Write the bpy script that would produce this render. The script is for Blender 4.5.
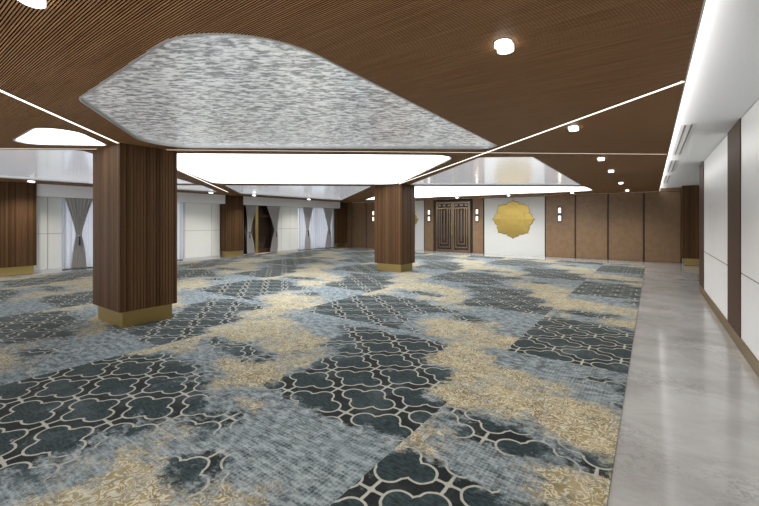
import bpy, bmesh, math, random
from mathutils import Vector
for o in list(bpy.data.objects): bpy.data.objects.remove(o)
SC = bpy.context.scene
COL = SC.collection
random.seed(7)
PI = math.pi

# ------------------------------------------------------------------ camera
CAM_H = 1.75
cam_d = bpy.data.cameras.new('camera'); cam = bpy.data.objects.new('camera', cam_d); COL.objects.link(cam)
cam.location = (0, 0, CAM_H)
cam.rotation_euler = (PI/2, 0, math.radians(35.53))
cam_d.sensor_width = 36; cam_d.lens = 36*381.6/759
cam_d.shift_y = -32.0/759
cam_d.clip_start = .05; cam_d.clip_end = 200
SC.camera = cam

# ------------------------------------------------------------------ world, lights, exposure
w = bpy.data.worlds.new('world'); SC.world = w; w.use_nodes = True
w.node_tree.nodes['Background'].inputs[0].default_value = (.93, .96, 1, 1)
w.node_tree.nodes['Background'].inputs[1].default_value = 1.4
vs = SC.view_settings
vs.view_transform = 'Standard'; vs.look = 'None'; vs.gamma = 1; vs.exposure = 0.8
vs.use_curve_mapping = False
SC.cycles.use_denoising = True
SC.cycles.max_bounces = 10; SC.cycles.diffuse_bounces = 5; SC.cycles.glossy_bounces = 5
SC.cycles.sample_clamp_indirect = 6
PANEL_E = 2.7
STRIP_E = 1.3
COVE_E = 2.2
LAMP_E = 3.5

def lamp(kind, name, loc, energy, size=.1, rot=(0, 0, 0), color=(1, 1, 1), spot=None):
    d = bpy.data.lights.new(name, kind); d.energy = energy; d.color = color
    if kind == 'SPOT':
        d.spot_size = spot or 2.0; d.spot_blend = .8; d.shadow_soft_size = size
    o = bpy.data.objects.new(name, d); o.location = loc; o.rotation_euler = rot; COL.objects.link(o)
    return o

# ------------------------------------------------------------------ node helpers
class V:
    """a float socket with arithmetic"""
    def __init__(s, nt, sock): s.nt = nt; s.s = sock
    def op(s, kind, *a, clamp=False):
        n = s.nt.nodes.new('ShaderNodeMath'); n.operation = kind; n.use_clamp = clamp
        for i, x in enumerate((s,)+a):
            if isinstance(x, V): s.nt.links.new(x.s, n.inputs[i])
            else: n.inputs[i].default_value = x
        return V(s.nt, n.outputs[0])
    def __add__(s, o): return s.op('ADD', o)
    __radd__ = __add__
    def __sub__(s, o): return s.op('SUBTRACT', o)
    def __rsub__(s, o): return (s*-1.0)+o
    def __mul__(s, o): return s.op('MULTIPLY', o)
    __rmul__ = __mul__
    def __truediv__(s, o): return s.op('DIVIDE', o)
    def abs(s): return s.op('ABSOLUTE')
    def sin(s): return s.op('SINE')
    def floor(s): return s.op('FLOOR')
    def fract(s): return s.op('FRACT')
    def mod(s, m): return s.op('FLOORED_MODULO', m)
    def sqrt(s): return s.op('SQRT')
    def min(s, o): return s.op('MINIMUM', o)
    def max(s, o): return s.op('MAXIMUM', o)
    def lt(s, o): return s.op('LESS_THAN', o)
    def step(s, a, b):
        n = s.nt.nodes.new('ShaderNodeMapRange'); n.interpolation_type = 'SMOOTHSTEP'
        s.nt.links.new(s.s, n.inputs[0]); n.inputs[1].default_value = a; n.inputs[2].default_value = b
        return V(s.nt, n.outputs[0])

def new_mat(name, color=(.5, .5, .5), rough=.5, metal=0.0, spec=.5):
    m = bpy.data.materials.new(name); m.use_nodes = True
    b = m.node_tree.nodes['Principled BSDF']
    b.inputs['Base Color'].default_value = (*color, 1)
    b.inputs['Roughness'].default_value = rough
    b.inputs['Metallic'].default_value = metal
    b.inputs['Specular IOR Level'].default_value = spec
    return m
def bsdf(m): return m.node_tree.nodes['Principled BSDF']
def pos(m, kind='Object'):
    nt = m.node_tree
    if kind == 'World':
        g = nt.nodes.new('ShaderNodeNewGeometry'); out = g.outputs['Position']
    else:
        g = nt.nodes.new('ShaderNodeTexCoord'); out = g.outputs[kind]
    s = nt.nodes.new('ShaderNodeSeparateXYZ'); nt.links.new(out, s.inputs[0])
    return V(nt, s.outputs[0]), V(nt, s.outputs[1]), V(nt, s.outputs[2]), out
def vec(m, x, y, z):
    nt = m.node_tree; n = nt.nodes.new('ShaderNodeCombineXYZ')
    for i, a in enumerate((x, y, z)):
        if isinstance(a, V): nt.links.new(a.s, n.inputs[i])
        else: n.inputs[i].default_value = a
    return n.outputs[0]
def noise(m, v, scale, detail=2, rough=.5, dist=0.0, color=False):
    nt = m.node_tree; n = nt.nodes.new('ShaderNodeTexNoise')
    nt.links.new(v, n.inputs['Vector'])
    n.inputs['Scale'].default_value = scale; n.inputs['Detail'].default_value = detail
    n.inputs['Roughness'].default_value = rough; n.inputs['Distortion'].default_value = dist
    return V(nt, n.outputs['Fac'])
def wnoise(m, v):
    nt = m.node_tree; n = nt.nodes.new('ShaderNodeTexWhiteNoise'); n.noise_dimensions = '3D'
    nt.links.new(v, n.inputs['Vector']); return V(nt, n.outputs['Value'])
def mix(m, f, a, b):
    nt = m.node_tree; n = nt.nodes.new('ShaderNodeMix'); n.data_type = 'RGBA'
    if isinstance(f, V): nt.links.new(f.s, n.inputs[0])
    else: n.inputs[0].default_value = f
    for i, c in ((6, a), (7, b)):
        if isinstance(c, tuple): n.inputs[i].default_value = (*c, 1)
        else: nt.links.new(c, n.inputs[i])
    return n.outputs[2]
def setc(m, c): m.node_tree.links.new(c, bsdf(m).inputs['Base Color'])
def bump(m, h, strength=.3, dist=.01):
    nt = m.node_tree; n = nt.nodes.new('ShaderNodeBump')
    n.inputs['Strength'].default_value = strength; n.inputs['Distance'].default_value = dist
    nt.links.new(h.s, n.inputs['Height']); nt.links.new(n.outputs[0], bsdf(m).inputs['Normal'])
def emis(name, color, e):
    m = new_mat(name, (.8, .8, .8), .4); b = bsdf(m)
    b.inputs['Emission Color'].default_value = (*color, 1); b.inputs['Emission Strength'].default_value = e
    return m

# ------------------------------------------------------------------ materials
M = {}
def ceiling_wood():
    m = new_mat('slat_ceiling_wood', rough=.5, spec=.25)
    x, y, z, p = pos(m)
    n = noise(m, vec(m, x*.5, y*22.0, 0), 2.2, 3)
    n2 = noise(m, vec(m, x*2.0, y*160.0, 0), 1.0, 1)
    setc(m, mix(m, (n*.6+n2*.5).step(.3, .8), (.31, .145, .055), (.56, .31, .14)))
    return m
M['slat'] = ceiling_wood()
M['slat_back_shade'] = new_mat('slat_backing_side_shade', (.035, .016, .007), .9, spec=.1)  # dark backing board; same colour paints occlusion shade on the slat sides
def column_wood(name, a, b, axis='xy'):
    m = new_mat(name, rough=.55, spec=.12)
    x, y, z, p = pos(m)
    s = ((x+y)*20.0).floor()
    r = wnoise(m, vec(m, s, 3.0, 1.0))
    g = noise(m, vec(m, x*30.0, y*30.0, z*.8), 2.0, 3)
    setc(m, mix(m, (r*.55+g*.6).step(.2, .95), a, b))
    return m
M['column'] = column_wood('column_walnut', (.055, .026, .010), (.125, .066, .029))
M['pilaster'] = column_wood('pilaster_walnut', (.060, .031, .018), (.070, .038, .022))
def panel_wood():
    m = new_mat('bronze_fabric_panel', rough=.45, spec=.3)
    x, y, z, p = pos(m)
    g = noise(m, vec(m, x*3.0, y, z*3.0), 1.6, 4, .6)
    setc(m, mix(m, g.step(.25, .75), (.165, .100, .052), (.205, .128, .070)))
    return m
M['panel'] = panel_wood()
M['gap'] = new_mat('dark_reveal', (.025, .012, .008), .6)
def brass(name, c, r):
    m = new_mat(name, c, r, 1.0)
    x, y, z, p = pos(m)
    n = noise(m, p, 9, 3)
    nt = m.node_tree; nt.links.new((n*.06+(r-.03)).s, bsdf(m).inputs['Roughness'])
    return m
M['brass'] = brass('brushed_brass', (.40, .29, .11), .40)
M['bronze'] = brass('aged_bronze', (.24, .17, .105), .38)
def gold_leaf():
    m = new_mat('hammered_gold', (.37, .262, .075), .40, 1.0)
    x, y, z, p = pos(m)
    n = noise(m, p, 16, 3)
    bump(m, n, .35, .02)
    return m
M['gold'] = gold_leaf()
M['brass_dark'] = brass('darker_brushed_brass', (.26, .185, .085), .42)
def white_paint(name, c, r=.5): return new_mat(name, c, r, spec=.4)
M['white'] = white_paint('white_lacquer', (.80, .80, .80), .3)
M['offwhite'] = white_paint('cream_wall_panel', (.78, .79, .75), .45)
M['ivory'] = white_paint('ivory_wall', (.52, .52, .49), .55)
M['soffit'] = white_paint('white_plaster', (.84, .85, .87), .7)
M['joint'] = new_mat('grey_joint_backing', (.18, .18, .17), .6)  # grey wall backing seen in the panel joints, also the vent slots
M['frame'] = new_mat('pale_metal_trim', (.62, .62, .62), .35, .3)
M['dark_metal'] = new_mat('dark_bronze_metal', (.05, .04, .035), .4, .8)
M['dark_glass'] = new_mat('dark_tinted_glass', (.028, .018, .014), .08, spec=.8)
M['glow'] = emis('luminous_stretch_ceiling', (.93, .96, 1), PANEL_E)
M['strip'] = emis('warm_light_strip', (1, .87, .70), STRIP_E)
M['strip_dim'] = emis('dim_light_strip', (1, .83, .62), .75)
M['lamp'] = emis('downlight_diffuser', (1, .97, .93), LAMP_E)
M['sconce'] = emis('sconce_diffuser', (1, .86, .66), .9)
def marble():
    m = new_mat('grey_marble', rough=.12, spec=.5)
    x, y, z, p = pos(m)
    n = noise(m, vec(m, x*.9, y*1.3, 0), 1.3, 5, .6, .6)
    n2 = noise(m, vec(m, x*1.5+y*.9, y*2.2-x*.8, 4.0), 3.6, 7, .72, .5)
    vein = 1.0-((n2-.5).abs()*30.0).step(0, 1)
    n3 = noise(m, vec(m, x, y, 8.0), 1.1, 2)
    c = mix(m, n.step(.3, .7), (.31, .307, .30), (.42, .42, .415))
    c = mix(m, vein*n3.step(.44, .64)*.5, c, (.16, .16, .17))
    setc(m, c)
    return m
M['marble'] = marble()
def film(name, scale, strength, dist, metal, rough, e):
    m = new_mat(name, (.86, .87, .90), rough, metal)
    x, y, z, p = pos(m)
    n = noise(m, vec(m, x, y, 0), scale, 3, .55, .4)
    n2 = noise(m, vec(m, x, y, 5.0), scale*4, 2, .5)
    bump(m, n+n2*.18, strength, dist)
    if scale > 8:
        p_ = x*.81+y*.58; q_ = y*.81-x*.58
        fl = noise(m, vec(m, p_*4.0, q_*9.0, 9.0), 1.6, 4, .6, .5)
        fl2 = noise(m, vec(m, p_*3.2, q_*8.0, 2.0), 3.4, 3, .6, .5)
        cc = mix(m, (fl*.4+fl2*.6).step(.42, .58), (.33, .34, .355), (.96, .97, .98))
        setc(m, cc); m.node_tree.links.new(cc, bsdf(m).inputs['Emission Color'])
    b = bsdf(m)
    if scale < 8: b.inputs['Emission Color'].default_value = (.9, .93, 1, 1)
    b.inputs['Emission Strength'].default_value = e  # faint self-glow added to brighten the silver and mirror films
    return m
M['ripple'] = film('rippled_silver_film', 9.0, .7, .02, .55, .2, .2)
M['mirror'] = film('mirror_film', 5.0, .22, .02, .6, .12, .20)
def fabric(name, c):
    m = new_mat(name, c, .85, spec=.15)
    return m
M['curtain'] = fabric('grey_curtain_fabric', (.42, .40, .385))
def sheer():
    m = bpy.data.materials.new('white_sheer_voile'); m.use_nodes = True
    nt = m.node_tree; nt.nodes.remove(nt.nodes['Principled BSDF'])
    d = nt.nodes.new('ShaderNodeBsdfDiffuse'); t = nt.nodes.new('ShaderNodeBsdfTranslucent')
    d.inputs[0].default_value = (.70, .71, .75, 1); t.inputs[0].default_value = (.40, .42, .46, 1)
    mx = nt.nodes.new('ShaderNodeMixShader'); mx.inputs[0].default_value = .55
    nt.links.new(d.outputs[0], mx.inputs[1]); nt.links.new(t.outputs[0], mx.inputs[2])
    nt.links.new(mx.outputs[0], nt.nodes['Material Output'].inputs[0])
    return m
M['sheer'] = sheer()
def glass():
    m = new_mat('window_glass', (1, 1, 1), .02)
    bsdf(m).inputs['Transmission Weight'].default_value = 1; bsdf(m).inputs['IOR'].default_value = 1.05
    return m
M['glass'] = glass()

def carpet_mat():
    m = new_mat('patterned_broadloom', rough=.9, spec=.2)
    nt = m.node_tree
    x, y, z, p = pos(m)
    def attr(nm):
        n = nt.nodes.new('ShaderNodeAttribute'); n.attribute_name = nm; return V(nt, n.outputs['Fac'])
    dk, gd = attr('dark_zone'), attr('gold_zone')
    big = noise(m, vec(m, x, y, 0), 2.2, 6, .68)
    streak = noise(m, vec(m, x*2.6, y*3.6, 3.0), 3.6, 6, .75)
    big2 = noise(m, vec(m, x, y, 11.0), 2.6, 6, .65)
    d = (dk+(big-.5)*2.0+(streak-.5)*1.6).step(.36, .72)
    g = (gd+(big2-.5)*1.9+(streak-.5)*1.4).step(.30, .78)
    # quatrefoil trellis, centred lattice .78 x .66
    ax, ay = .39, .33
    wx = x+(noise(m, p, 14, 1)-.5)*.012; wy = y+(noise(m, vec(m, y, x, 2.0), 14, 1)-.5)*.012
    def cell(ox, oy):
        a = ((wx+ox).mod(2*ax)-ax)/ax; b = ((wy+oy).mod(2*ay)-ay)/ay
        return a.abs(), b.abs()
    a1, b1 = cell(4.99, -.66+.33*2-.0); a2, b2 = cell(4.99+ax, ay)
    use2 = (a1+b1-1.0).step(-.0001, .0001)
    a = a1*(1.0-use2)+a2*use2; b = b1*(1.0-use2)+b2*use2
    X, Y = a*ax, b*ay
    def circ(cx, cy, r): return ((X-cx)*(X-cx)+(Y-cy)*(Y-cy)).sqrt()-r
    s = circ(.185, 0, .108).min(circ(0, .113, .105)).min(circ(0, 0, .165))
    line = 1.0-(s.abs()-.0065).step(0, .005)
    node = 1.0-((((a-1.0)*ax).abs()*1.0+(b*ay)*.9).op('SUBTRACT', .034)).step(0, .008)
    node2 = 1.0-((((b-1.0)*ay).abs()*1.0+(a*ax)*1.9).op('SUBTRACT', .045)).step(0, .008)
    bar = (1.0-((a*ax)-.009).step(0, .005))*(b.step(.64, .66))
    bar2 = (1.0-((b*ay)-.009).step(0, .005))*(a.step(.74, .76))
    trel = line.max(node).max(node2).max(bar).max(bar2)
    inside = 1.0-s.step(-.01, .0)
    wear = noise(m, vec(m, x, y, 20.0), 5.0, 4, .7)
    # dark ground
    weave = ((x*2*PI/.012).sin()*(y*2*PI/.012).sin())
    dcol = mix(m, (noise(m, vec(m, x*8.0, y*30.0, 0), 2.0, 3)*inside).step(.30, .68), (.008, .010, .010), (.026, .046, .052))
    fade = noise(m, vec(m, x, y, 71.0), 1.3, 7, .72).step(.46, .72)
    dcol = mix(m, fade*.55, dcol, (.10, .125, .135))
    trel_d = trel*(.70+wear*.5).op('MINIMUM', 1.0)
    dcol = mix(m, trel_d, dcol, (.37, .37, .325))
    # blue grey ground with a woven grid of pale lines
    bn = noise(m, vec(m, x*2.0, y*3.5, 7.0), 4.0, 7, .78)
    bcol = mix(m, bn.step(.36, .64), (.022, .034, .042), (.29, .33, .345))
    grid = ((x/.032).fract()-.5).abs().step(.36, .44).max(((y/.032).fract()-.5).abs().step(.36, .44))
    gfade = noise(m, vec(m, x, y, 31.0), 1.5, 2).step(.35, .6)
    bcol = mix(m, grid*gfade*.35, bcol, (.35, .40, .42))
    # gold damask swirls
    sw = noise(m, vec(m, x, y, 2.0), 13.0, 1.5, .45, .9)
    ring = (sw*36.0).sin()
    gmix = noise(m, vec(m, x, y, 40.0), 4.0, 4, .6)
    gcol = mix(m, gmix.step(.3, .7), (.185, .135, .05), (.34, .275, .145))
    gcol = mix(m, ring.step(-.1, .6)*.8, gcol, (.53, .50, .40))
    c = mix(m, g, bcol, gcol)
    spk = noise(m, vec(m, x*1.3, y*1.8, 51.0), 6.0, 8, .8)
    c = mix(m, spk.step(.50, .68)*.75, c, (.05, .075, .085))
    c = mix(m, noise(m, vec(m, x, y, 61.0), 1.6, 8, .75).step(.48, .66)*.45, c, (.17, .21, .23))
    # a faint trellis shows through the lighter zones near the dark ones
    ghost = trel*dk.step(.18, .5)*wear.step(.42, .6)*.6
    c = mix(m, ghost, c, (.40, .40, .36))
    c = mix(m, d, c, dcol)
    c = mix(m, (weave*.5+.5)*.10, c, (.08, .09, .09))
    dgrid = ((x/.032).fract()-.5).abs().step(.0, .07).min(((y/.032).fract()-.5).abs().step(.0, .07))
    c = mix(m, (1.0-dgrid)*.28, c, (.05, .06, .06))
    setc(m, c)
    fine = noise(m, p, 260, 1)
    bump(m, fine+weave*.3, .35, .003)
    b = bsdf(m); b.inputs['Specular IOR Level'].default_value = .1; b.inputs['Sheen Weight'].default_value = .2; b.inputs['Sheen Roughness'].default_value = .22; b.inputs['Sheen Tint'].default_value = (1, .93, .78, 1)
    return m
M['carpet'] = carpet_mat()

# ------------------------------------------------------------------ mesh helpers
class MB:
    def __init__(s): s.v = []; s.f = []; s.mi = []
    def quad(s, a, b, c, d, mi=0):
        n = len(s.v); s.v += [a, b, c, d]; s.f.append((n, n+1, n+2, n+3)); s.mi.append(mi)
    def box(s, x0, x1, y0, y1, z0, z1, mi=0):
        n = len(s.v)
        s.v += [(x0, y0, z0), (x1, y0, z0), (x1, y1, z0), (x0, y1, z0), (x0, y0, z1), (x1, y0, z1), (x1, y1, z1), (x0, y1, z1)]
        for f in ((0, 3, 2, 1), (4, 5, 6, 7), (0, 1, 5, 4), (1, 2, 6, 5), (2, 3, 7, 6), (3, 0, 4, 7)):
            s.f.append(tuple(n+i for i in f)); s.mi.append(mi)
    def prism(s, pts, z0, z1, mi=0, caps=True):
        n = len(s.v); k = len(pts)
        s.v += [(x, y, z0) for x, y in pts]+[(x, y, z1) for x, y in pts]
        for i in range(k):
            j = (i+1) % k; s.f.append((n+i, n+j, n+k+j, n+k+i)); s.mi.append(mi)
        if caps:
            s.f.append(tuple(n+i for i in reversed(range(k)))); s.f.append(tuple(n+k+i for i in range(k))); s.mi += [mi, mi]
    def build(s, name, mats, parent=None, loc=(0, 0, 0), rot=None, smooth=False):
        me = bpy.data.meshes.new(name); me.from_pydata(s.v, [], s.f)
        if not isinstance(mats, (list, tuple)): mats = [mats]
        for m in mats: me.materials.append(m)
        me.polygons.foreach_set('material_index', s.mi)
        if smooth: me.polygons.foreach_set('use_smooth', [True]*len(s.f))
        me.update()
        o = bpy.data.objects.new(name, me); COL.objects.link(o); o.location = loc
        if rot: o.rotation_euler = rot
        if parent: o.parent = parent
        return o
def bevel(o, wd=.004, seg=2):
    md = o.modifiers.new('bevel', 'BEVEL'); md.width = wd; md.segments = seg; md.limit_method = 'ANGLE'; return o
def tag(o, label=None, cat=None, group=None, kind=None):
    if label: o['label'] = label
    if cat: o['category'] = cat
    if group: o['group'] = group
    if kind: o['kind'] = kind
    return o
def empty(name, loc, rz=0):
    o = bpy.data.objects.new(name, None); o.location = loc; o.rotation_euler = (0, 0, rz); o.empty_display_size = .1
    COL.objects.link(o); return o
def children(o): return [c for c in bpy.data.objects if c.parent == o]
def copy_tree(o, parent=None):
    c = o.copy(); COL.objects.link(c); c.parent = parent
    for ch in children(o): copy_tree(ch, c)
    return c
def round_poly(pts, rads, seg=10):
    out = []; n = len(pts)
    for i in range(n):
        p = Vector(pts[i]); a = Vector(pts[i-1])-p; b = Vector(pts[(i+1) % n])-p
        r = rads[i] if isinstance(rads, (list, tuple)) else rads
        la, lb = a.length, b.length; a.normalize(); b.normalize()
        ang = a.angle(b); t = min(r/math.tan(ang/2), la*.49, lb*.49); r = t*math.tan(ang/2)
        c = p+(a+b).normalized()*(r/math.sin(ang/2))
        s = p+a*t-c; e = p+b*t-c
        a0 = math.atan2(s.y, s.x); a1 = math.atan2(e.y, e.x); d = (a1-a0+PI) % (2*PI)-PI
        for k in range(seg+1):
            q = a0+d*k/seg; out.append((c.x+r*math.cos(q), c.y+r*math.sin(q)))
    return out
def offset_poly(pts, d):
    n = len(pts)
    area = sum(pts[i][0]*pts[(i+1) % n][1]-pts[(i+1) % n][0]*pts[i][1] for i in range(n))
    sg = 1 if area > 0 else -1
    out = []
    for i in range(n):
        a, b = Vector(pts[i-1]), Vector(pts[(i+1) % n]); t = (b-a).normalized()
        out.append((pts[i][0]+t.y*d*sg, pts[i][1]-t.x*d*sg))
    return out
def spans(polys, v, lo, hi, axis):
    """solid intervals along the slat at coordinate v"""
    cuts = []
    for P in polys:
        xs = []
        for i in range(len(P)):
            p, q = P[i-1], P[i]
            pv, qv = (p[1], q[1]) if axis == 0 else (p[0], q[0])
            if (pv <= v) != (qv <= v):
                t = (v-pv)/(qv-pv); pu, qu = (p[0], q[0]) if axis == 0 else (p[1], q[1])
                xs.append(pu+(qu-pu)*t)
        xs.sort()
        cuts += list(zip(xs[::2], xs[1::2]))
    cuts.sort(); out = []; c = lo
    for a, b in cuts:
        if a > c: out.append((c, min(a, hi)))
        c = max(c, b)
        if c >= hi: break
    if c < hi: out.append((c, hi))
    return [(a, b) for a, b in out if b-a > .002]

# ------------------------------------------------------------------ dimensions
ZC = 3.0; ZS = 3.14
XL, XR, YB, YF = -17.2, .98, 20.1, -2.5
XE = .245                  # right edge of the slatted ceiling
XFAR = 3.2                 # far right side of the passage beyond the right wall

# floor ---------------------------------------------------------------------
f = MB(); f.box(XL-.4, XFAR, YF, YB+.2, -.1, 0)
tag(f.build('floor', M['marble']), 'pale grey veined polished marble floor', kind='structure')

# ceiling -------------------------------------------------------------------
OPEN = {
 'o1': (round_poly([(-4.79, 1.40), (-2.06, 1.27), (-2.10, 6.62), (-6.95, 3.02)], [.36, .75, .22, .6]), 'ripple'),
 'o2': (round_poly([(-7.75, 3.12), (-3.0, 6.78), (-7.05, 10.95), (-11.85, 7.12)], [.9, .45, .7, .35]), 'glow'),
 'o3': (round_poly([(-8.5, 1.53), (-6.02, 1.47), (-7.34, 2.54)], [.2, .30, .16]), 'glow'),
 'o4': (round_poly([(-15.25, -2.4), (-14.2, -2.3), (-8.2, 2.42), (-12.45, 6.78), (-15.25, 4.75)], [.1, .1, .12, .12, .2]), 'mirror'),
 'o10': (round_poly([(-12.85, 7.28), (-15.25, 9.35), (-15.25, 5.4)], [.1, .1, .1]), 'mirror'),
 'o6': (round_poly([(-12.22, 7.72), (-8.15, 10.98), (-15.2, 17.35), (-15.3, 10.5)], [.15, .2, .1, .2]), 'mirror'),
 'o7': (round_poly([(-2.75, 7.25), (-1.90, 7.80), (-2.02, 15.05), (-6.85, 11.35)], [.12, .1, .12, .2]), 'mirror'),
 'o8': (round_poly([(-7.1, 11.75), (-2.0, 15.75), (-1.95, 17.95), (-13.95, 18.0)], [.3, .15, .5, .15]), 'glow'),
}
A0, A1 = (-4.2, .091), (-17.2, 11.66)      # line A of the diagonal grid
def side_A(x, y): return (A1[0]-A0[0])*(y-A0[1])-(A1[1]-A0[1])*(x-A0[0])
holes = [OPEN[k][0] for k in OPEN]
PITCH, SW, SD = .0165, .0088, .014
left_reg = [(XL-.01, YF-.01), (-1.29, YF-.01), (A0[0], A0[1]), (XL-.01, A1[1]-.0)]
right_reg = [(-1.29, YF-.01), (XE+.5, YF-.01), (XE+.5, YB+.5), (XL-.5, YB+.5), (XL-.5, A1[1]+.2), (A1[0], A1[1]), (A0[0], A0[1])]
ceil_mb = MB()
def slat_field(exclude, lo, hi, v0, v1, axis, mb):
    v = v0
    while v < v1:
        for a, b in spans(exclude, v+SW/2, lo, hi, axis):
            z0, z1 = ZC, ZC+SD
            if axis == 0:
                mb.quad((a, v, z0), (a, v+SW, z0), (b, v+SW, z0), (b, v, z0))
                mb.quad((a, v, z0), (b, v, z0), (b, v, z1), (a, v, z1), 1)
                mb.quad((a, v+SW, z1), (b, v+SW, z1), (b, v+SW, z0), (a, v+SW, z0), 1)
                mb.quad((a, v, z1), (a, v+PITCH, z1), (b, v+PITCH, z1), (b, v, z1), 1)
            else:
                mb.quad((v, a, z0), (v, b, z0), (v+SW, b, z0), (v+SW, a, z0))
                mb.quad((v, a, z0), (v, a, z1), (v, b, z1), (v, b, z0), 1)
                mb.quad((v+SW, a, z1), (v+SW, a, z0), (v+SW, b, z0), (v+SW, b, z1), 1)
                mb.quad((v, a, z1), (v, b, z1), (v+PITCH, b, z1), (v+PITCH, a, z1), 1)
        v += PITCH
slat_field(holes+[left_reg], XL, XE, YF, YB, 0, ceil_mb)
ceiling = ceil_mb.build('ceiling', [M['slat'], M['slat_back_shade']])
tag(ceiling, 'dark walnut ceiling of fine parallel slats with large shaped openings', kind='structure')
c2 = MB(); slat_field(holes+[right_reg], YF, A1[1], XL, -1.29, 1, c2)
def slat2():
    m = ceiling_wood(); m.name = 'slat_ceiling_wood_turned'
    return m
c2.build('slat_field', [M['slat'], M['slat_back_shade']], ceiling)
s = MB()
s.box(XL-.3, XFAR, YF, YB+.2, ZS+.12, ZS+.2)                 # slab above everything
s.build('slab', M['soffit'], ceiling)
s = MB(); s.box(XE, XFAR, YF, YB, ZS, ZS+.1)
s.build('soffit', M['soffit'], ceiling)
s = MB(); s.box(XE-.006, XE+.006, YF, YB, ZC-.004, ZS)
s.build('edge_trim', M['white'], ceiling)
cv = MB(); cv.box(XE+.007, XE+.014, YF, YB, ZC+.01, ZC+.13)
tag(cv.build('cove_light', emis('cove_led', (1, .98, .95), COVE_E), ceiling), 'cove light along the edge of the white soffit')

# shaped panels set in the ceiling openings
LAB = {
 'o1': ('silver_ceiling_panel', 'large rippled silver ceiling panel, nearest and biggest of the shaped openings', 'ceiling panel', 'ripple'),
 'o2': ('luminous_ceiling_panel', 'wide glowing white ceiling panel between the two freestanding columns', 'ceiling light', 'glow'),
 'o3': ('luminous_ceiling_panel', 'small glowing white ceiling panel left of the nearest column', 'ceiling light', 'glow'),
 'o4': ('mirrored_ceiling_panel', 'mirrored ceiling panel above the left curtains, reflecting the white wall', 'ceiling panel', 'mirror'),
 'o10': ('mirrored_ceiling_panel', 'small triangular mirrored ceiling panel just right of the nearest column top', 'ceiling panel', 'mirror'),
 'o6': ('mirrored_ceiling_panel', 'long mirrored ceiling panel beyond the wide glowing panel, before the far curtains', 'ceiling panel', 'mirror'),
 'o7': ('mirrored_ceiling_panel', 'mirrored ceiling panel right of the far column, above the gold flower medallion', 'ceiling panel', 'mirror'),
 'o8': ('luminous_ceiling_panel', 'long glowing white ceiling panel nearest the back wall and double door', 'ceiling light', 'glow'),
}
for k, (P, kind) in OPEN.items():
    nm, lab, cat, mk = LAB[k]
    cx = sum(p[0] for p in P)/len(P); cy = sum(p[1] for p in P)/len(P)
    Q = [(x-cx, y-cy) for x, y in P]; Qo = offset_poly(Q, .022)
    t = empty(nm, (cx, cy, ZC)); tag(t, lab, cat, 'shaped panels set into the slatted ceiling')
    dep = .045 if mk == 'ripple' else .03
    fr = MB(); n = len(Q); z0, z1 = -.003, dep+.01
    for i in range(n):
        j = (i+1) % n; a, b, c, d = Q[i], Q[j], Qo[j], Qo[i]
        fr.quad((*a, z0), (*b, z0), (*b, z1), (*a, z1)); fr.quad((*d, z0), (*c, z0), (*b, z0), (*a, z0))
        fr.quad((*c, z0), (*d, z0), (*d, z1), (*c, z1)); fr.quad((*a, z1), (*b, z1), (*c, z1), (*d, z1))
    fr.build('frame', M['frame'], t)
    pn = MB(); pn.prism(Q, dep, dep+.01); pn.build('panel', M[mk], t)

# diagonal light strips -----------------------------------------------------
def strip(name, p, q, wd, mat, lab, group='light strips in the slatted ceiling', z=ZC):
    p, q = Vector(p), Vector(q); L = (q-p).length; an = math.atan2(q.y-p.y, q.x-p.x)
    t = empty(name, ((p.x+q.x)/2, (p.y+q.y)/2, z), an); tag(t, lab, 'light strip', group)
    m = MB(); m.box(-L/2, L/2, -wd/2, wd/2, -.005, 0); m.build('diffuser', mat, t)
    m = MB()
    for s_ in (-1, 1): m.box(-L/2, L/2, min(s_*wd/2, s_*(wd/2+.006)), max(s_*wd/2, s_*(wd/2+.006)), -.006, 0)
    m.build('housing', M['dark_metal'], t)
    return t
def onA(x): return (x, .859-.8900*(x+5.063))
def onB(x): return (x, 1.541+.7915*(x+9.086))
def onC(x): return (x, 4.332-.9057*(x-.245))
def onB2(x): return (x, 11.25+.7915*(x+7.4))
strip('light_strip', onA(-3.4), onA(-6.95), .045, M['strip'], 'warm diagonal light strip running from top left to the nearest column')
strip('light_strip', onA(-8.07), onA(-14.9), .045, M['strip'], 'warm diagonal light strip continuing behind the nearest column to the left wall')
strip('light_strip', onB(-14.0), onB(-7.84), .035, M['strip_dim'], 'thin warm light strip left of the nearest column, level across the photo')
strip('light_strip', onB(-6.91), onB(XE-.02), .035, M['strip_dim'], 'thin warm light strip crossing from the nearest column to the right white soffit')
strip('light_strip', onC(XE-.02), onC(-6.95), .045, M['strip'], 'warm diagonal light strip from the far column to the right white soffit')
strip('light_strip', (-16.6, YB-.13), (XE-.03, YB-.13), .05, M['strip_dim'], 'long warm light strip along the top of the back wall')

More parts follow.
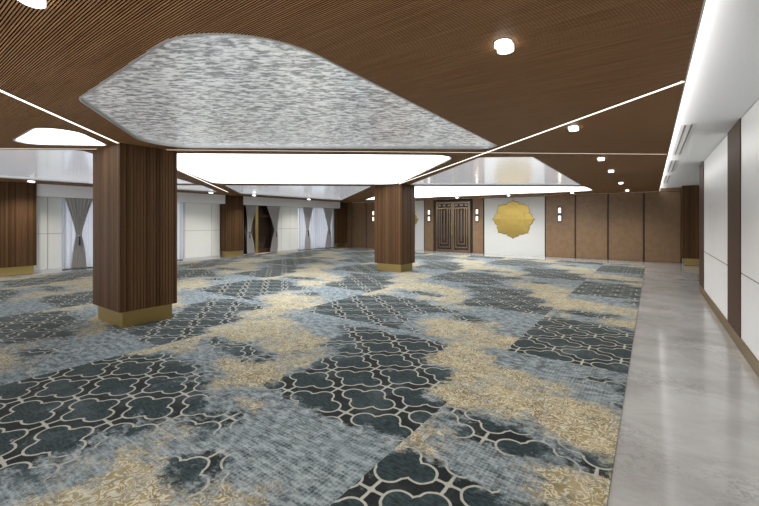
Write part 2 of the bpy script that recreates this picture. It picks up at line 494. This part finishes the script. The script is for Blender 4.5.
# downlights ----------------------------------------------------------------
def downlight(x, y, lab, i):
    t = empty('downlight', (x, y, ZC)); tag(t, lab, 'downlight', 'twin downlights in the slatted ceiling')
    for cy, hh in ((-.030, .028), (.030, .040)):
        a = MB(); a.prism([(.056*math.cos(2*PI*k/28), cy+.056*math.sin(2*PI*k/28)) for k in range(28)], -hh, -.004)
        a.build('lens', M['lamp'], t)
    h = MB(); h.prism(round_poly([(-.064, -.094), (.064, -.094), (.064, .094), (-.064, .094)], .06, 6), -.004, 0)
    h.build('housing', M['dark_metal'], t)
    lamp('SPOT', 'downlight_beam', (x, y, ZC-.06), 95, .06, (0, 0, 0), (1, .95, .88), 2.3)
    return t
DL = [(-.848, 2.70, 'large bright downlight in the right half of the ceiling, nearest of the right row'),
 (-.85, 5.63, 'downlight just beyond the diagonal strip on the right'),
 (-.822, 8.73, 'downlight just beyond the level light strip on the right'),
 (-.823, 11.0, 'fourth downlight of the right row, between level strip and back wall'),
 (-.822, 14.64, 'fifth downlight of the right row, second from the back wall'),
 (-.814, 18.33, 'last downlight of the right row, closest to the back wall'),
 (-2.80, .575, 'bright downlight at the top left edge, cut off by the frame'),
 (-15.79, 3.38, 'downlight above the wooden column at the far left edge'),
 (-15.69, 9.29, 'downlight left of the middle wall column, over the left wall'),
 (-15.57, 11.42, 'downlight over the curtained door of the left wall'),
 (-15.87, 15.31, 'downlight over the far curtained window of the left wall'),
 (-8.37, 18.75, 'downlight over the right half of the double door'),
 (-5.61, 18.53, 'downlight above the large gold flower medallion'),
 (-2.84, 18.45, 'downlight above the first brown panels right of the medallion')]
for i, (x, y, lab) in enumerate(DL): downlight(x, y, lab, i)

# soffit diffusers
for (x0, y0, x1, y1, lab) in ((.44, 7.0, .41, 10.1, 'nearest linear air vent in the white soffit'),
                              (.41, 11.0, .40, 13.6, 'middle linear air vent in the white soffit'),
                              (.40, 14.6, .39, 17.6, 'farthest linear air vent in the white soffit')):
    t = empty('air_vent', ((x0+x1)/2, (y0+y1)/2, ZS)); tag(t, lab, 'air vent', 'linear air vents in the white soffit')
    L = (y1-y0)/2
    a = MB()
    a.box(-.09, .09, -L, L, -.006, 0); a.build('frame', M['white'], t)
    a = MB()
    for k in (-.045, .03): a.box(k, k+.022, -L+.05, L-.05, -.008, -.005)
    a.build('slot', M['joint'], t)

# ------------------------------------------------------------------ left wall
WIN = [(4.52, 8.85), (12.0, 14.15), (15.72, 18.72)]
wl = MB()
for a, b in ((YF, WIN[0][0]), (WIN[0][1], WIN[1][0]), (WIN[1][1], WIN[2][0]), (WIN[2][1], YB+.1)):
    wl.box(XL-.2, XL-.02, a, b, 0, ZS)
for a, b in WIN: wl.box(XL-.2, XL-.02, a, b, 2.6, ZS)
wall_left = wl.build('wall_left', M['joint']); tag(wall_left, 'white panelled left wall with curtained windows', kind='structure')
def lpanels(ys, z0=.06, z1=ZS-.1):
    for a, b in zip(ys, ys[1:]):
        for c, d in ((z0, 1.30), (1.312, z1)):
            p = MB(); p.box(XL-.02, XL, a+.008, b-.008, c, d); bevel(p.build('wall_panel', M['offwhite'], wall_left), .003)
lpanels([YF, -1.0, .8, 2.75]); lpanels([3.7, 4.12, 4.52]); lpanels([8.85, 8.93, 10.22, 10.65]); lpanels([14.15, 14.45, 15.1, 15.72]); lpanels([18.72, 18.85])
b = MB()
for a, c in ((YF, 2.75), (3.7, 4.52), (8.85, 10.65), (14.15, 15.72)): b.box(XL-.02, XL+.006, a, c, 0, .055)
tag(b.build('baseboard_left', M['frame']), 'low pale metal baseboard of the left wall', kind='structure')
for i, (a, c) in enumerate(((3.71, 10.64), (11.6, 18.95))):
    p = MB(); p.box(XL, -16.72, a, c, 2.58, ZC-.002)
    tag(bevel(p.build('trim_%d' % (i+1), M['soffit'])), ('white curtain pelmet box left of the middle wall column', 'white curtain pelmet box right of the middle wall column')[i], kind='structure')
# windows
def window(idx, a, b, lab, mullions):
    t = empty('window_%d' % idx, (XL-.11, (a+b)/2, 0)); tag(t, lab, kind='structure')
    h = (b-a)/2
    fr = MB()
    fr.box(-.04, .06, -h, -h+.06, 0, 2.6); fr.box(-.04, .06, h-.06, h, 0, 2.6)
    fr.box(-.04, .06, -h+.06, h-.06, 0, .06); fr.box(-.04, .06, -h+.06, h-.06, 2.54, 2.6)
    for k in mullions: fr.box(-.03, .04, k-.025, k+.025, .06, 2.54)
    fr.build('window_frame', M['dark_metal'], t)
    g = MB(); g.box(-.006, .006, -h+.06, h-.06, .06, 2.54); g.build('pane', M['glass'], t)
window(1, *WIN[0], 'tall window behind sheers left of the nearest column', (-.7, .7))
window(2, *WIN[2], 'tall window behind sheers at the far end of the left wall', (0,))
# glazed door between the two curtains of the middle bay
t = empty('door_2', (XL-.11, (WIN[1][0]+WIN[1][1])/2, 0)); tag(t, 'dark glazed doorway with brass post in the left wall', kind='structure')
h = (WIN[1][1]-WIN[1][0])/2
m = MB(); m.box(-.03, -.01, -h, h, 0, 2.6); m.build('door_glass', M['dark_glass'], t)
m = MB(); m.box(-.01, .02, -h+.7, h, 0, .25); m.box(-.01, .02, -h+.7, h, 1.95, 2.08); m.box(-.01, .02, h-.12, h, 0, 2.6); m.box(-.01, .02, -h+.75, -h+.86, 0, 2.6)
m.build('door_rail', M['column'], t)
m = MB(); m.box(-.02, .10, -.36, -.18, 0, 2.6); bevel(m.build('brass_post', M['brass'], t), .006)
m = MB(); m.box(0, .12, -h, h, 0, .02); m.build('threshold', M['white'], t)

# curtains
def curtain_mesh(top, cinch, bot, shift=0.0, zt=2.585, zc=1.22, zb=.02, npl=7, amp=.035):
    mb = MB(); nu, nv = npl*8, 44
    for j in range(nv+1):
        z = zb+(zt-zb)*j/nv
        if z > zc: k = (z-zc)/(zt-zc); wv = cinch+(top-cinch)*(k**1.3 if k > 0 else 0)
        else: k = (zc-z)/(zc-zb); wv = cinch+(bot-cinch)*(1-(1-k)**2)
        sh = shift*(1-min(1, abs(z-zc)/1.2))
        am = amp*(.45+.55*min(1, abs(z-zc)/.8))
        for i in range(nu+1):
            u = i/nu; ph = u*npl*2*PI
            mb.v.append((am*math.sin(ph)+.006*math.sin(ph*2.3+z*3), (u-.5)*wv+sh+.3*am*math.cos(ph)*(wv/top), z))
    for j in range(nv):
        for i in range(nu):
            n = j*(nu+1)+i; mb.f.append((n, n+1, n+nu+2, n+nu+1)); mb.mi.append(0)
    return mb
def curtain(y, top, cinch, bot, shift, lab, amp=.035):
    t = empty('curtain', (XL+.16, y, 0)); tag(t, lab, 'curtain', 'grey tied curtains on the left wall')
    o = curtain_mesh(top, cinch, bot, shift, amp=amp).build('drape', M['curtain'], t, smooth=True)
    md = o.modifiers.new('thick', 'SOLIDIFY'); md.thickness = .006
    r = MB(); n = 20
    for k in range(2):
        for i in range(n):
            q = 2*PI*i/n; r.v.append((.055*math.cos(q), shift+(cinch/2+.015)*math.sin(q), 1.19+.05*k))
    for i in range(n): r.f.append((i, (i+1) % n, n+(i+1) % n, n+i)); r.mi.append(0)
    tb = r.build('tieback', M['curtain'], t, smooth=True); md = tb.modifiers.new('thick', 'SOLIDIFY'); md.thickness = .008
    g = MB()
    prof = [(.008, 1.20), (.02, 1.17), (.024, 1.14), (.013, 1.12), (.022, 1.09), (.03, .86)]
    for rr, z in prof:
        for i in range(10): q = 2*PI*i/10; g.v.append((.075+rr*math.cos(q), shift+rr*math.sin(q), z))
    for j in range(len(prof)-1):
        for i in range(10): g.f.append((j*10+i, j*10+(i+1) % 10, j*10+10+(i+1) % 10, j*10+10+i)); g.mi.append(0)
    g.f.append(tuple(range(50, 60))); g.mi.append(0); g.f.append(tuple(reversed(range(10)))); g.mi.append(0)
    tag(g.build('tassel', M['dark_metal'], tb), 'dark hanging tassel')
curtain(4.96, .86, .17, .44, 0, 'grey curtain tied in the middle, left of the nearest column')
curtain(12.32, .72, .20, .48, -.12, 'grey curtain tied back on the left side of the dark glazed doorway', .03)
curtain(13.78, .95, .22, .50, .16, 'grey curtain tied back on the right side of the dark glazed doorway', .03)
curtain(16.35, .85, .22, .50, 0, 'grey curtain on the left side of the far white window', .03)
curtain(18.15, .95, .22, .55, .10, 'grey curtain on the right side of the far white window', .03)
def sheer_curtain(a, b, lab):
    mb = MB(); n = int((b-a)*40)
    for z in (.03, 2.585):
        for i in range(n+1): mb.v.append((.02*math.sin(i*.9), -(b-a)/2+(b-a)*i/n, z))
    for i in range(n): mb.f.append((i, i+1, n+2+i, n+1+i)); mb.mi.append(0)
    o = mb.build('sheer_curtain', M['sheer'], loc=(XL+.055, (a+b)/2, 0), smooth=True)
    tag(o, lab, 'curtain', 'white sheers over the left windows')
sheer_curtain(4.5, 8.87, 'white sheer curtain behind the grey drape left of the nearest column')
sheer_curtain(15.70, 18.75, 'white sheer curtain filling the far window between two grey drapes')

# ------------------------------------------------------------------ columns
def column(x0, x1, y0, y1, zt, lab, group=None, inset=.06, zb=.28, sides='nesw'):
    cx, cy = (x0+x1)/2, (y0+y1)/2; hx, hy = (x1-x0)/2, (y1-y0)/2
    t = empty('wooden_column', (cx, cy, 0)); tag(t, lab, 'column', group or 'wood clad columns with brass plinths')
    pts = []; g, dp = .004, .007
    def side(p, q):
        p, q = Vector(p), Vector(q); L = (q-p).length; d = (q-p)/L; n = Vector((-d.y, d.x))
        k = max(2, round(L/.05)); st = L/k
        for i in range(k):
            s0 = p+d*(i*st)
            if i: pts.extend([tuple(s0-d*g), tuple(s0-d*g+n*dp), tuple(s0+d*g+n*dp), tuple(s0+d*g)])
            else: pts.append(tuple(s0))
    c = [(-hx, -hy), (hx, -hy), (hx, hy), (-hx, hy)]
    for i in range(4): side(c[i], c[(i+1) % 4])
    m = MB(); n = len(pts)
    m.prism(pts, zb, zt); m.build('shaft', M['column'], t)
    m = MB(); m.box(-hx+inset, hx-(inset), -hy+inset, hy-inset, .013, zb)
    tag(bevel(m.build('plinth', M['brass'], t), .003), 'brushed brass plinth')
    return t
column(-8.06, -6.93, 2.55, 3.46, 3.09, 'large walnut clad column in the left foreground on a brass plinth')
column(-7.95, -6.83, 10.83, 11.72, 3.0, 'freestanding walnut column at mid distance, left of the double door')
column(XL, -16.65, 2.75, 3.70, 3.0, 'walnut column against the left wall at the left frame edge')
column(XL, -16.65, 10.66, 11.58, 3.0, 'walnut column against the left wall between the two pelmets')
column(XL, -17.0, 18.97, 19.95, 3.0, 'slim walnut column in the far left corner beside the last curtain')
column(.97, 1.95, 19.15, 20.0, ZS, 'dark walnut column in the far right corner of the back wall')

# ------------------------------------------------------------------ back wall
wb = MB(); wb.box(XL-.2, XFAR+.2, YB, YB+.2, 0, ZS+.1)
wall_back = wb.build('wall_back', M['ivory']); tag(wall_back, 'ivory back wall with bronze coloured panels', kind='structure')
PX = [(-17.1, -16.68), (-16.61, -15.43), (-15.36, -14.20), (-11.02, -10.44), (-8.02, -7.44), (-4.25, -2.98), (-2.91, -1.65), (-1.58, -.32), (-.25, .96)]
for a, b in PX:
    p = MB(); p.box(a, b, YB-.05, YB-.001, 0.01, ZC-.03 if b < .5 else ZS-.02)
    bevel(p.build('wall_panel', M['panel'], wall_back), .004)
g = MB()
for a, b in ((-17.15, -14.14), (-11.08, -7.38), (-4.31, 1.0)): g.box(a, b, YB-.02, YB-.001, 0, ZC-.01 if b < .5 else ZS-.01)
g.build('reveal', M['gap'], wall_back)
g = MB(); g.box(-17.1, .96, YB-.055, YB-.052, ZC-.03, ZC-.001)
g.build('cornice', M['gap'], wall_back)

# double door
door = empty('door_1', (-9.20, YB, 0)); tag(door, 'dark double door with nested bronze fretwork', kind='structure')
fr = MB(); H = 2.93
fr.box(-1.13, -1.04, -.11, 0, 0, H); fr.box(1.04, 1.13, -.11, 0, 0, H); fr.box(-1.04, 1.04, -.11, 0, H-.08, H)
bevel(fr.build('door_frame', M['gap'], door))
for sg in (-1, 1):
    leaf = empty('door_leaf', (sg*.52, -.06, 0)); leaf.parent = door
    m = MB(); m.box(-.51, .51, 0, .02, .02, H-.09); m.build('door_glass', M['dark_glass'], leaf)
    m = MB()
    def rail(x0, x1, z0, z1): m.box(x0, x1, -.03, 0, z0, z1)
    rail(-.51, -.43, .02, H-.09); rail(.43, .51, .02, H-.09); rail(-.43, .43, .02, .12); rail(-.43, .43, H-.17, H-.09)
    rail(-.43, .43, 2.45, 2.51)                                    # band under the top row
    for k in (-.3, 0, .3): rail(k-.08, k+.08, 2.60, 2.68)
    for hw, zb_ in ((.33, .24), (.19, .44)):                       # nested U shapes
        for s_ in (-1, 1): rail(s_*hw-.025, s_*hw+.025, zb_+.05, 2.45)
        rail(-hw-.025, hw+.025, zb_, zb_+.05)
    rail(-.025, .025, .62, 2.38)
    m.build('fretwork', M['bronze'], leaf)
    m = MB(); m.box(-sg*.47-.018, -sg*.47+.018, -.085, -.055, .95, 1.65)
    m.box(-sg*.47-.012, -sg*.47+.012, -.057, -.028, 1.0, 1.03); m.box(-sg*.47-.012, -sg*.47+.012, -.057, -.028, 1.57, 1.60)
    m.build('door_handle', M['brass'], leaf)

# flower medallions
def medallion(x, lab):
    R = 1.03; z0 = 1.84
    key = [(0, 1.0), (.07, .955), (.18, .915), (.4, .893), (.65, .885), (.82, .862), (.93, .825), (1.0, .785)]
    def rad(t):
        for (a, ra), (b, rb) in zip(key, key[1:]):
            if t <= b: return ra+(rb-ra)*(t-a)/(b-a)
        return key[-1][1]
    n = 8*24; ring = []
    for i in range(n):
        th = 2*PI*i/n; fr_ = (th/(PI/4)) % 1; t_ = min(fr_, 1-fr_)*2
        ring.append((R*rad(t_)*math.cos(th), R*rad(t_)*math.sin(th)))
    t = empty('flower_medallion', (x, YB, z0)); tag(t, lab, 'wall decoration', 'gold flower medallions on the back wall')
    m = MB()
    levels = [(1.0, 0), (1.0, -.02), (.97, -.03), (.6, -.042), (.3, -.05)]
    for s_, d in levels:
        for a, b in ring: m.v.append((a*s_*1.07, d, b*s_))
    for j in range(len(levels)-1):
        for i in range(n):
            k = (i+1) % n; m.f.append((j*n+i, j*n+k, (j+1)*n+k, (j+1)*n+i)); m.mi.append(0)
    m.f.append(tuple((len(levels)-1)*n+i for i in range(n))); m.mi.append(0)
    m.build('petals', M['gold'], t)
    # shallow raised outlines of the inner petal rows
    m = MB()
    for sc_, off in ((.66, PI/8), (.36, 0)):
        pts = []
        for i in range(n):
            th = 2*PI*i/n; fr_ = ((th+off)/(PI/4)) % 1; t_ = min(fr_, 1-fr_)*2; r = R*sc_*rad(t_)
            pts.append((r*math.cos(th), r*math.sin(th)))
        d0 = -.040 if sc_ > .5 else -.047
        b0 = len(m.v)
        for s_, d in ((1.0, d0), (.995, d0-.008), (.975, d0-.008), (.97, d0)):
            for a, b in pts: m.v.append((a*s_, d, b*s_))
        for j in range(3):
            for i in range(n):
                k = (i+1) % n; m.f.append((b0+j*n+i, b0+j*n+k, b0+(j+1)*n+k, b0+(j+1)*n+i)); m.mi.append(0)
    m.build('petal_ridge', M['gold'], t)
medallion(-5.86, 'large gold eight petalled flower medallion right of the double door')
medallion(-12.54, 'gold flower medallion mostly hidden behind the mid distance column')

# sconces
def sconce(x, lab):
    t = empty('wall_sconce', (x, YB-.05, 2.07)); tag(t, lab, 'wall lamp', 'twin block wall sconces on the back wall')
    m = MB(); m.box(-.085, -.068, -.06, 0, -.38, .38); m.box(.068, .085, -.06, 0, -.38, .38); m.box(-.068, .068, -.02, 0, -.38, .38); m.box(-.068, .068, -.07, -.02, -.03, .03)
    m.build('backplate', M['dark_metal'], t)
    for z in (-.19, .19):
        m = MB(); m.box(-.055, .055, -.075, -.021, z-.125, z+.125); bevel(m.build('shade', M['sconce'], t), .006)
sconce(-14.78, 'twin block sconce at the far left, on the last panel before the mid column')
sconce(-10.70, 'twin block sconce on the narrow panel left of the double door')
sconce(-7.76, 'twin block sconce on the narrow panel right of the double door')
sconce(-3.62, 'twin block sconce on the brown panel right of the gold medallion')

# ------------------------------------------------------------------ right wall
YE = 12.5
wr = MB(); wr.box(XR+.02, XR+.3, YF, YE, 0, ZS)
wr.box(XFAR, XFAR+.2, YE, YB, 0, ZS); wr.box(XR+.3, XFAR+.2, YE-.2, YE, 0, ZS)
wall_right = wr.build('wall_right', M['joint']); tag(wall_right, 'glossy white panelled right wall with walnut strips', kind='structure')
segs = [(YF, -.45, 0), (-.45, 2.5, 0), (2.5, 3.5, 1), (3.5, 6.10, 0), (6.10, 7.04, 0), (7.04, 8.08, 1), (8.08, 9.5, 0), (9.5, 11.56, 0), (11.56, YE, 1)]
for a, b, wood in segs:
    if wood:
        p = MB(); p.box(XR-.012, XR+.30 if b == YE else XR+.03, a, b+(.012 if b == YE else 0), .17, ZS-.001)
        tag(p.build('pilaster', M['pilaster'], wall_right), 'smooth walnut strip between white panels')
    else:
        for c, d in ((.17, 1.035), (1.052, ZS-.012)):
            p = MB(); p.box(XR, XR+.03, a+.004, b-.004, c, d); bevel(p.build('wall_panel', M['white'], wall_right), .002)
p = MB()
for a, b in ((YF, 2.5), (3.5, 7.04), (8.08, 11.56)): p.box(XR+.004, XR+.022, a, b, 1.035, 1.052)
tag(p.build('dado_line', M['bronze'], wall_right), 'thin bronze line between upper and lower panels')
b = MB(); b.box(XR-.016, XR+.02, YF, YE+.015, 0, .17)
tag(bevel(b.build('baseboard_right', M['brass_dark'])), 'tall brushed brass baseboard of the right wall', kind='structure')

# ------------------------------------------------------------------ carpet
TAB = [  # rows from the near edge of a repeat to its far edge; columns left to right
 'BDDDDdGGG', 'dDDDdgGGG', 'DDDDdgGgB', 'DDDDdgDgB', 'DDDDDdBBB', 'GDDdggBBB', 'GgBGGDDDD', 'GdDdGDDDD', 'GGgGgDDDG', 'GGGGdDDDG', 'GGgBDDDGg', 'gBBdDDDGG', 'gBBBBBBGB']
VAL = {'D': (1.0, .2), 'd': (.60, .2), 'B': (.0, .0), 'G': (.0, 1.0), 'g': (.05, .55)}
TW, TL, TX0, TY0 = 4.0, 4.97, -1.6, .2
def zone(u, v):
    cu = min(7.999, max(0, u/TW*8)); cv = min(11.999, max(0, v/TL*12))
    i, j = int(cu), int(cv); fu, fv = cu-i, cv-j
    fu = fu*fu*(3-2*fu); fv = fv*fv*(3-2*fv)
    r = [0, 0]
    for k in (0, 1):
        r[k] = ((VAL[TAB[j][i]][k]*(1-fu)+VAL[TAB[j][i+1]][k]*fu)*(1-fv)+(VAL[TAB[j+1][i]][k]*(1-fu)+VAL[TAB[j+1][i+1]][k]*fu)*fv)
    return r
CX0, CX1, CY0, CY1 = -16.3, -.225, -1.4, 18.35
me_v, me_f, dz, gz = [], [], [], []
def tile(x0, x1, y0, y1, uoff, voff):
    nx = max(2, int((x1-x0)/.12)); ny = max(2, int((y1-y0)/.12)); b0 = len(me_v)
    for j in range(ny+1):
        for i in range(nx+1):
            x = x0+(x1-x0)*i/nx; y = y0+(y1-y0)*j/ny
            me_v.append((x, y, .012)); a = zone(x-uoff, y-voff); dz.append(a[0]); gz.append(a[1])
    for j in range(ny):
        for i in range(nx):
            n = b0+j*(nx+1)+i; me_f.append((n, n+1, n+nx+2, n+nx+1))
for ci in range(-4, 1):
    ux = TX0+ci*TW; x0 = max(CX0, ux); x1 = min(CX1, ux+TW)
    if x1 <= x0: continue
    for ri in range(-1, 4):
        vy = TY0+ri*TL; y0 = max(CY0, vy); y1 = min(CY1, vy+TL)
        if y1 <= y0: continue
        tile(x0, x1, y0, y1, ux-(.35 if ci == 0 else 0), vy)
# thin edge of the carpet
b0 = len(me_v)
me_v += [(CX0, CY0, .012), (CX1, CY0, .012), (CX1, CY1, .012), (CX0, CY1, .012), (CX0, CY0, 0), (CX1, CY0, 0), (CX1, CY1, 0), (CX0, CY1, 0)]
dz += [1.0]*8; gz += [0.0]*8
for i in range(4):
    j = (i+1) % 4; me_f.append((b0+i, b0+4+i, b0+4+j, b0+j))
me = bpy.data.meshes.new('carpet'); me.from_pydata(me_v, [], me_f); me.materials.append(M['carpet'])
for nm, data in (('dark_zone', dz), ('gold_zone', gz)):
    at = me.attributes.new(nm, 'FLOAT', 'POINT'); at.data.foreach_set('value', data)
me.update()
carpet = bpy.data.objects.new('carpet', me); COL.objects.link(carpet)
tag(carpet, 'slate, blue and gold trellis patterned carpet covering the marble hall floor', 'carpet')
